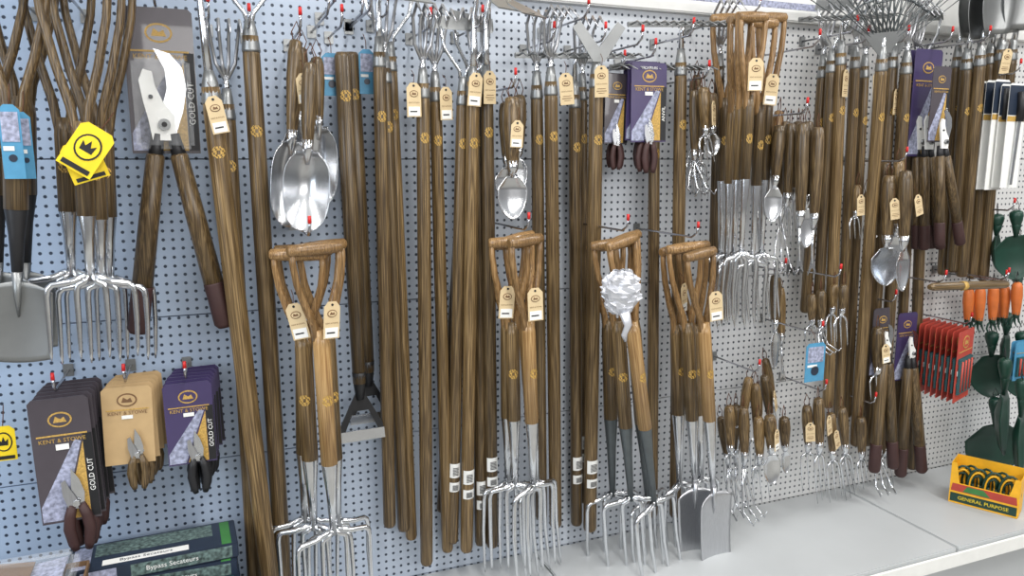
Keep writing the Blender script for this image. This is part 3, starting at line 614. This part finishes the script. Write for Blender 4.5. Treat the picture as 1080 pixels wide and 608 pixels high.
# boxes lower left, stacked on the shelf
def carton(px,py,off,w,d,z,h,mats,txt,tm,lab,rot=0,ts=.018):
    p=P(px,py,off); e=thing('tool_carton',lab,'box',Matrix.Translation((p.x,-off,z))@Matrix.Rotation(rot,4,'Z'),'cartons stacked on the shelf')
    m=MB(); m.box((0,0,h/2),(w,d,h),mats[0],.002)
    m.box((w*.0,d*.2,h+.0004),(w*.7,d*.45,.0008),mats[1]); m.box((-w*.42,0,h+.0004),(w*.1,d*.8,.0008),mats[2]); m.box((w*.43,0,h+.0004),(w*.06,d*.9,.0008),GN); m.box((-w*.05,-d*.3,h+.0004),(w*.5,d*.18,.0008),WH)
    m.box((w*.16,-d/2-.0004,h*.5),(w*.6,.0008,h*.8),mats[1]); m.box((-w*.32,-d/2-.0004,h*.5),(w*.2,.0008,h*.8),mats[2])
    part('carton',m,e)
    o=text(txt,NV,ts*.9,e,0,0,0); o.matrix_local=Matrix.Translation((-w*.05,-d*.3,h+.0012))@Matrix.Diagonal((ts*.9,ts*.9,ts,1))
    text(txt,tm,ts*.9,e,w*.1,-d/2-.002,h*.5)
zc=ZS
for k in range(8):
    carton(165,590,.14,.36,.13,zc,.036,[(LG,NV,LV),(NV,TE,WH),(LV,NV,LG),(TE,NV,WH),(NV,LG,NV),(NV,TE,LV),(NV,LG,LV),(NV,LG,LV)][k],'Bypass Secateurs',WH,'flat printed tool carton in navy and floral leaf print',random.uniform(-.05,.05)); zc+=.0375
zc=ZS
for k in range(6):
    carton(232,605,.33,.19,.12,zc,.036,[(NV,TE,WH),(LG,NV,TE),(NV,TE,WH),(NV,TE,WH),(LG,NV,LV),(NV,LV,WH)][k],'Pruner',WH,'small dark navy printed carton',random.uniform(-.08,.08)); zc+=.0375
zc=ZS
for k in range(6):
    carton(128,600,.31,.2,.12,zc,.036,[(LV,WH,LG),(NV,LV,WH),(WH,LV,LG),(LV,NV,LG),(NV,LG,WH),(NV,LG,LV)][k],'Pruner',WH,'navy and lilac floral printed tool carton',random.uniform(-.08,.08)); zc+=.0375
p=P(8,590,.27); e=thing('cardboard_box','brown cardboard box with folded flaps on the shelf','box',Matrix.Translation((p.x,-.27,ZS)))
m=MB(); h=.31; m.box((0,.09,h/2),(.26,.004,h),CB); m.box((0,-.09,h/2),(.26,.004,h),CB); m.box((-.13,0,h/2),(.004,.18,h),CB); m.box((.13,0,h/2),(.004,.18,h),CB); m.box((0,0,.003),(.26,.18,.004),CB); part('carton',m,e)
m=MB(); m.box((-.07,0,h+.02),(.12,.17,.004),CB,0,Matrix.Rotation(.12,4,'Y')); part('flap',m,e)
m=MB(); m.box((.06,0,h+.008),(.13,.17,.004),LV,0,Matrix.Rotation(-.1,4,'Y')); part('flap',m,e,'printed lilac flap')
m=MB(); m.box((.03,0,h+.03),(.18,.13,.05),CF,.015); part('clear_pack',m,e,'clear plastic pack on top')
card_tag(2,450,.1,22,38,YE,'yellow card tag at the end of the display')
# ================================================================ hooks
HK=[(10,-10,.26,.28),(70,-8,.27,.29),(164,6,.1,.14),(60,410,.16,.19),(133,400,.13,.16),(196,397,.13,.16),(220,20,.17,.21),(262,30,.14,.19),(316,32,.24,.26),(357,30,.15,.2),(375,20,.1,.19),(403,18,.14,.2),(448,32,.15,.2),(500,30,.16,.22),(540,92,.2,.22),(575,45,.15,.2),(628,45,.17,.22),(652,72,.13,.16),(684,60,.17,.2),(717,40,.14,.2),(742,82,.2,.22),(795,14,.3,.32),(325,248,.3,.33),(552,242,.28,.31),(655,243,.28,.31),(728,250,.28,.31),(842,120,.22,.25),(886,36,.16,.22),(906,45,.17,.2),(942,45,.17,.22),(985,46,.14,.2),(1030,44,.18,.22),(795,392,.2,.22),(865,412,.18,.2),(917,425,.16,.18),(946,170,.22,.25),(861,352,.25,.27),(1012,340,.16,.2),(1048,296,.18,.22),(880,292,.2,.22),(938,318,.16,.18),(1062,222,.2,.22),(1062,78,.2,.24),(818,285,.1,.14),
 (990,298,.26,.28),(1056,295,.26,.28),(344,16,.24,.28),(388,12,.24,.28),(668,48,.24,.28),(612,20,.24,.28),(852,50,.24,.28),(350,4,.2,.24)]
for px,py,o,ln_ in HK: hook(px,py,o,ln_)
for x0,x1,c in ((515,612,TN),(640,700,TN),(704,770,WH),(774,870,WH)):
    a=P(x0,12,.02); b_=P(x1,12,.02); e=thing('header_card','pale printed header card above the pegboard','sign',Matrix.Translation(((a.x+b_.x)/2,-.006,2.0555)),'header cards above the pegboard')
    m=MB(); w=b_.x-a.x; m.plate(rect(-w/2,0,w/2,.2),c,0,.003); m.plate(rect(-w*.45,.01,w*.45,.03),RP if c is TN else LV,-.002,.001); part('card',m,e)
# ================================================================ lights, camera
def area(loc,rot,sx,sy,pw,col):
    l=bpy.data.lights.new('ceiling_and_fill_light','AREA'); l.shape='RECTANGLE'; l.size=sx; l.size_y=sy; l.energy=pw; l.color=col
    o=link(bpy.data.objects.new('ceiling_and_fill_light',l)); o.location=loc; o.rotation_euler=rot
for x in(-1.2,.6,2.4,4.2): area((x,-1.5,3.1),(math.radians(-12),0,0),.22,1.6,38,(1,.98,.95))
area((-2.6,-2.2,2.0),(math.radians(80),0,math.radians(-55)),1.4,1.6,44,(.8,.89,1))  # unseen cool fill from the left for daylight, not on the ceiling
area((1.4,-3.8,2.2),(math.radians(80),0,0),3.4,.5,58,(1,.98,.96))  # unseen broad frontal fill behind the camera, no ceiling lamp
w=bpy.data.worlds.new('World'); SC.world=w; w.use_nodes=True; nt=w.node_tree; bg=nt.nodes['Background']
tc=N(nt,'ShaderNodeTexCoord'); sp=N(nt,'ShaderNodeSeparateXYZ'); cr=N(nt,'ShaderNodeValToRGB'); nt.links.new(tc.outputs['Generated'],sp.inputs[0])
mr=N(nt,'ShaderNodeMapRange'); mr.inputs['From Min'].default_value=-1; nt.links.new(sp.outputs['Z'],mr.inputs[0]); nt.links.new(mr.outputs[0],cr.inputs[0])
cr.color_ramp.elements[0].color=(.3,.29,.28,1); cr.color_ramp.elements[1].color=(.92,.94,.96,1); cr.color_ramp.elements[0].position=.4; cr.color_ramp.elements[1].position=.65
nt.links.new(cr.outputs[0],bg.inputs[0]); bg.inputs[1].default_value=.6
c=bpy.data.cameras.new('Camera'); c.lens=F/1080*36; c.sensor_width=36; co=link(bpy.data.objects.new('Camera',c))
Mc=Matrix((rt,up,-fw)).transposed().to_4x4(); Mc.translation=CAM; co.matrix_world=Mc; SC.camera=co; c.clip_start=.02
SC.view_settings.view_transform='Standard'
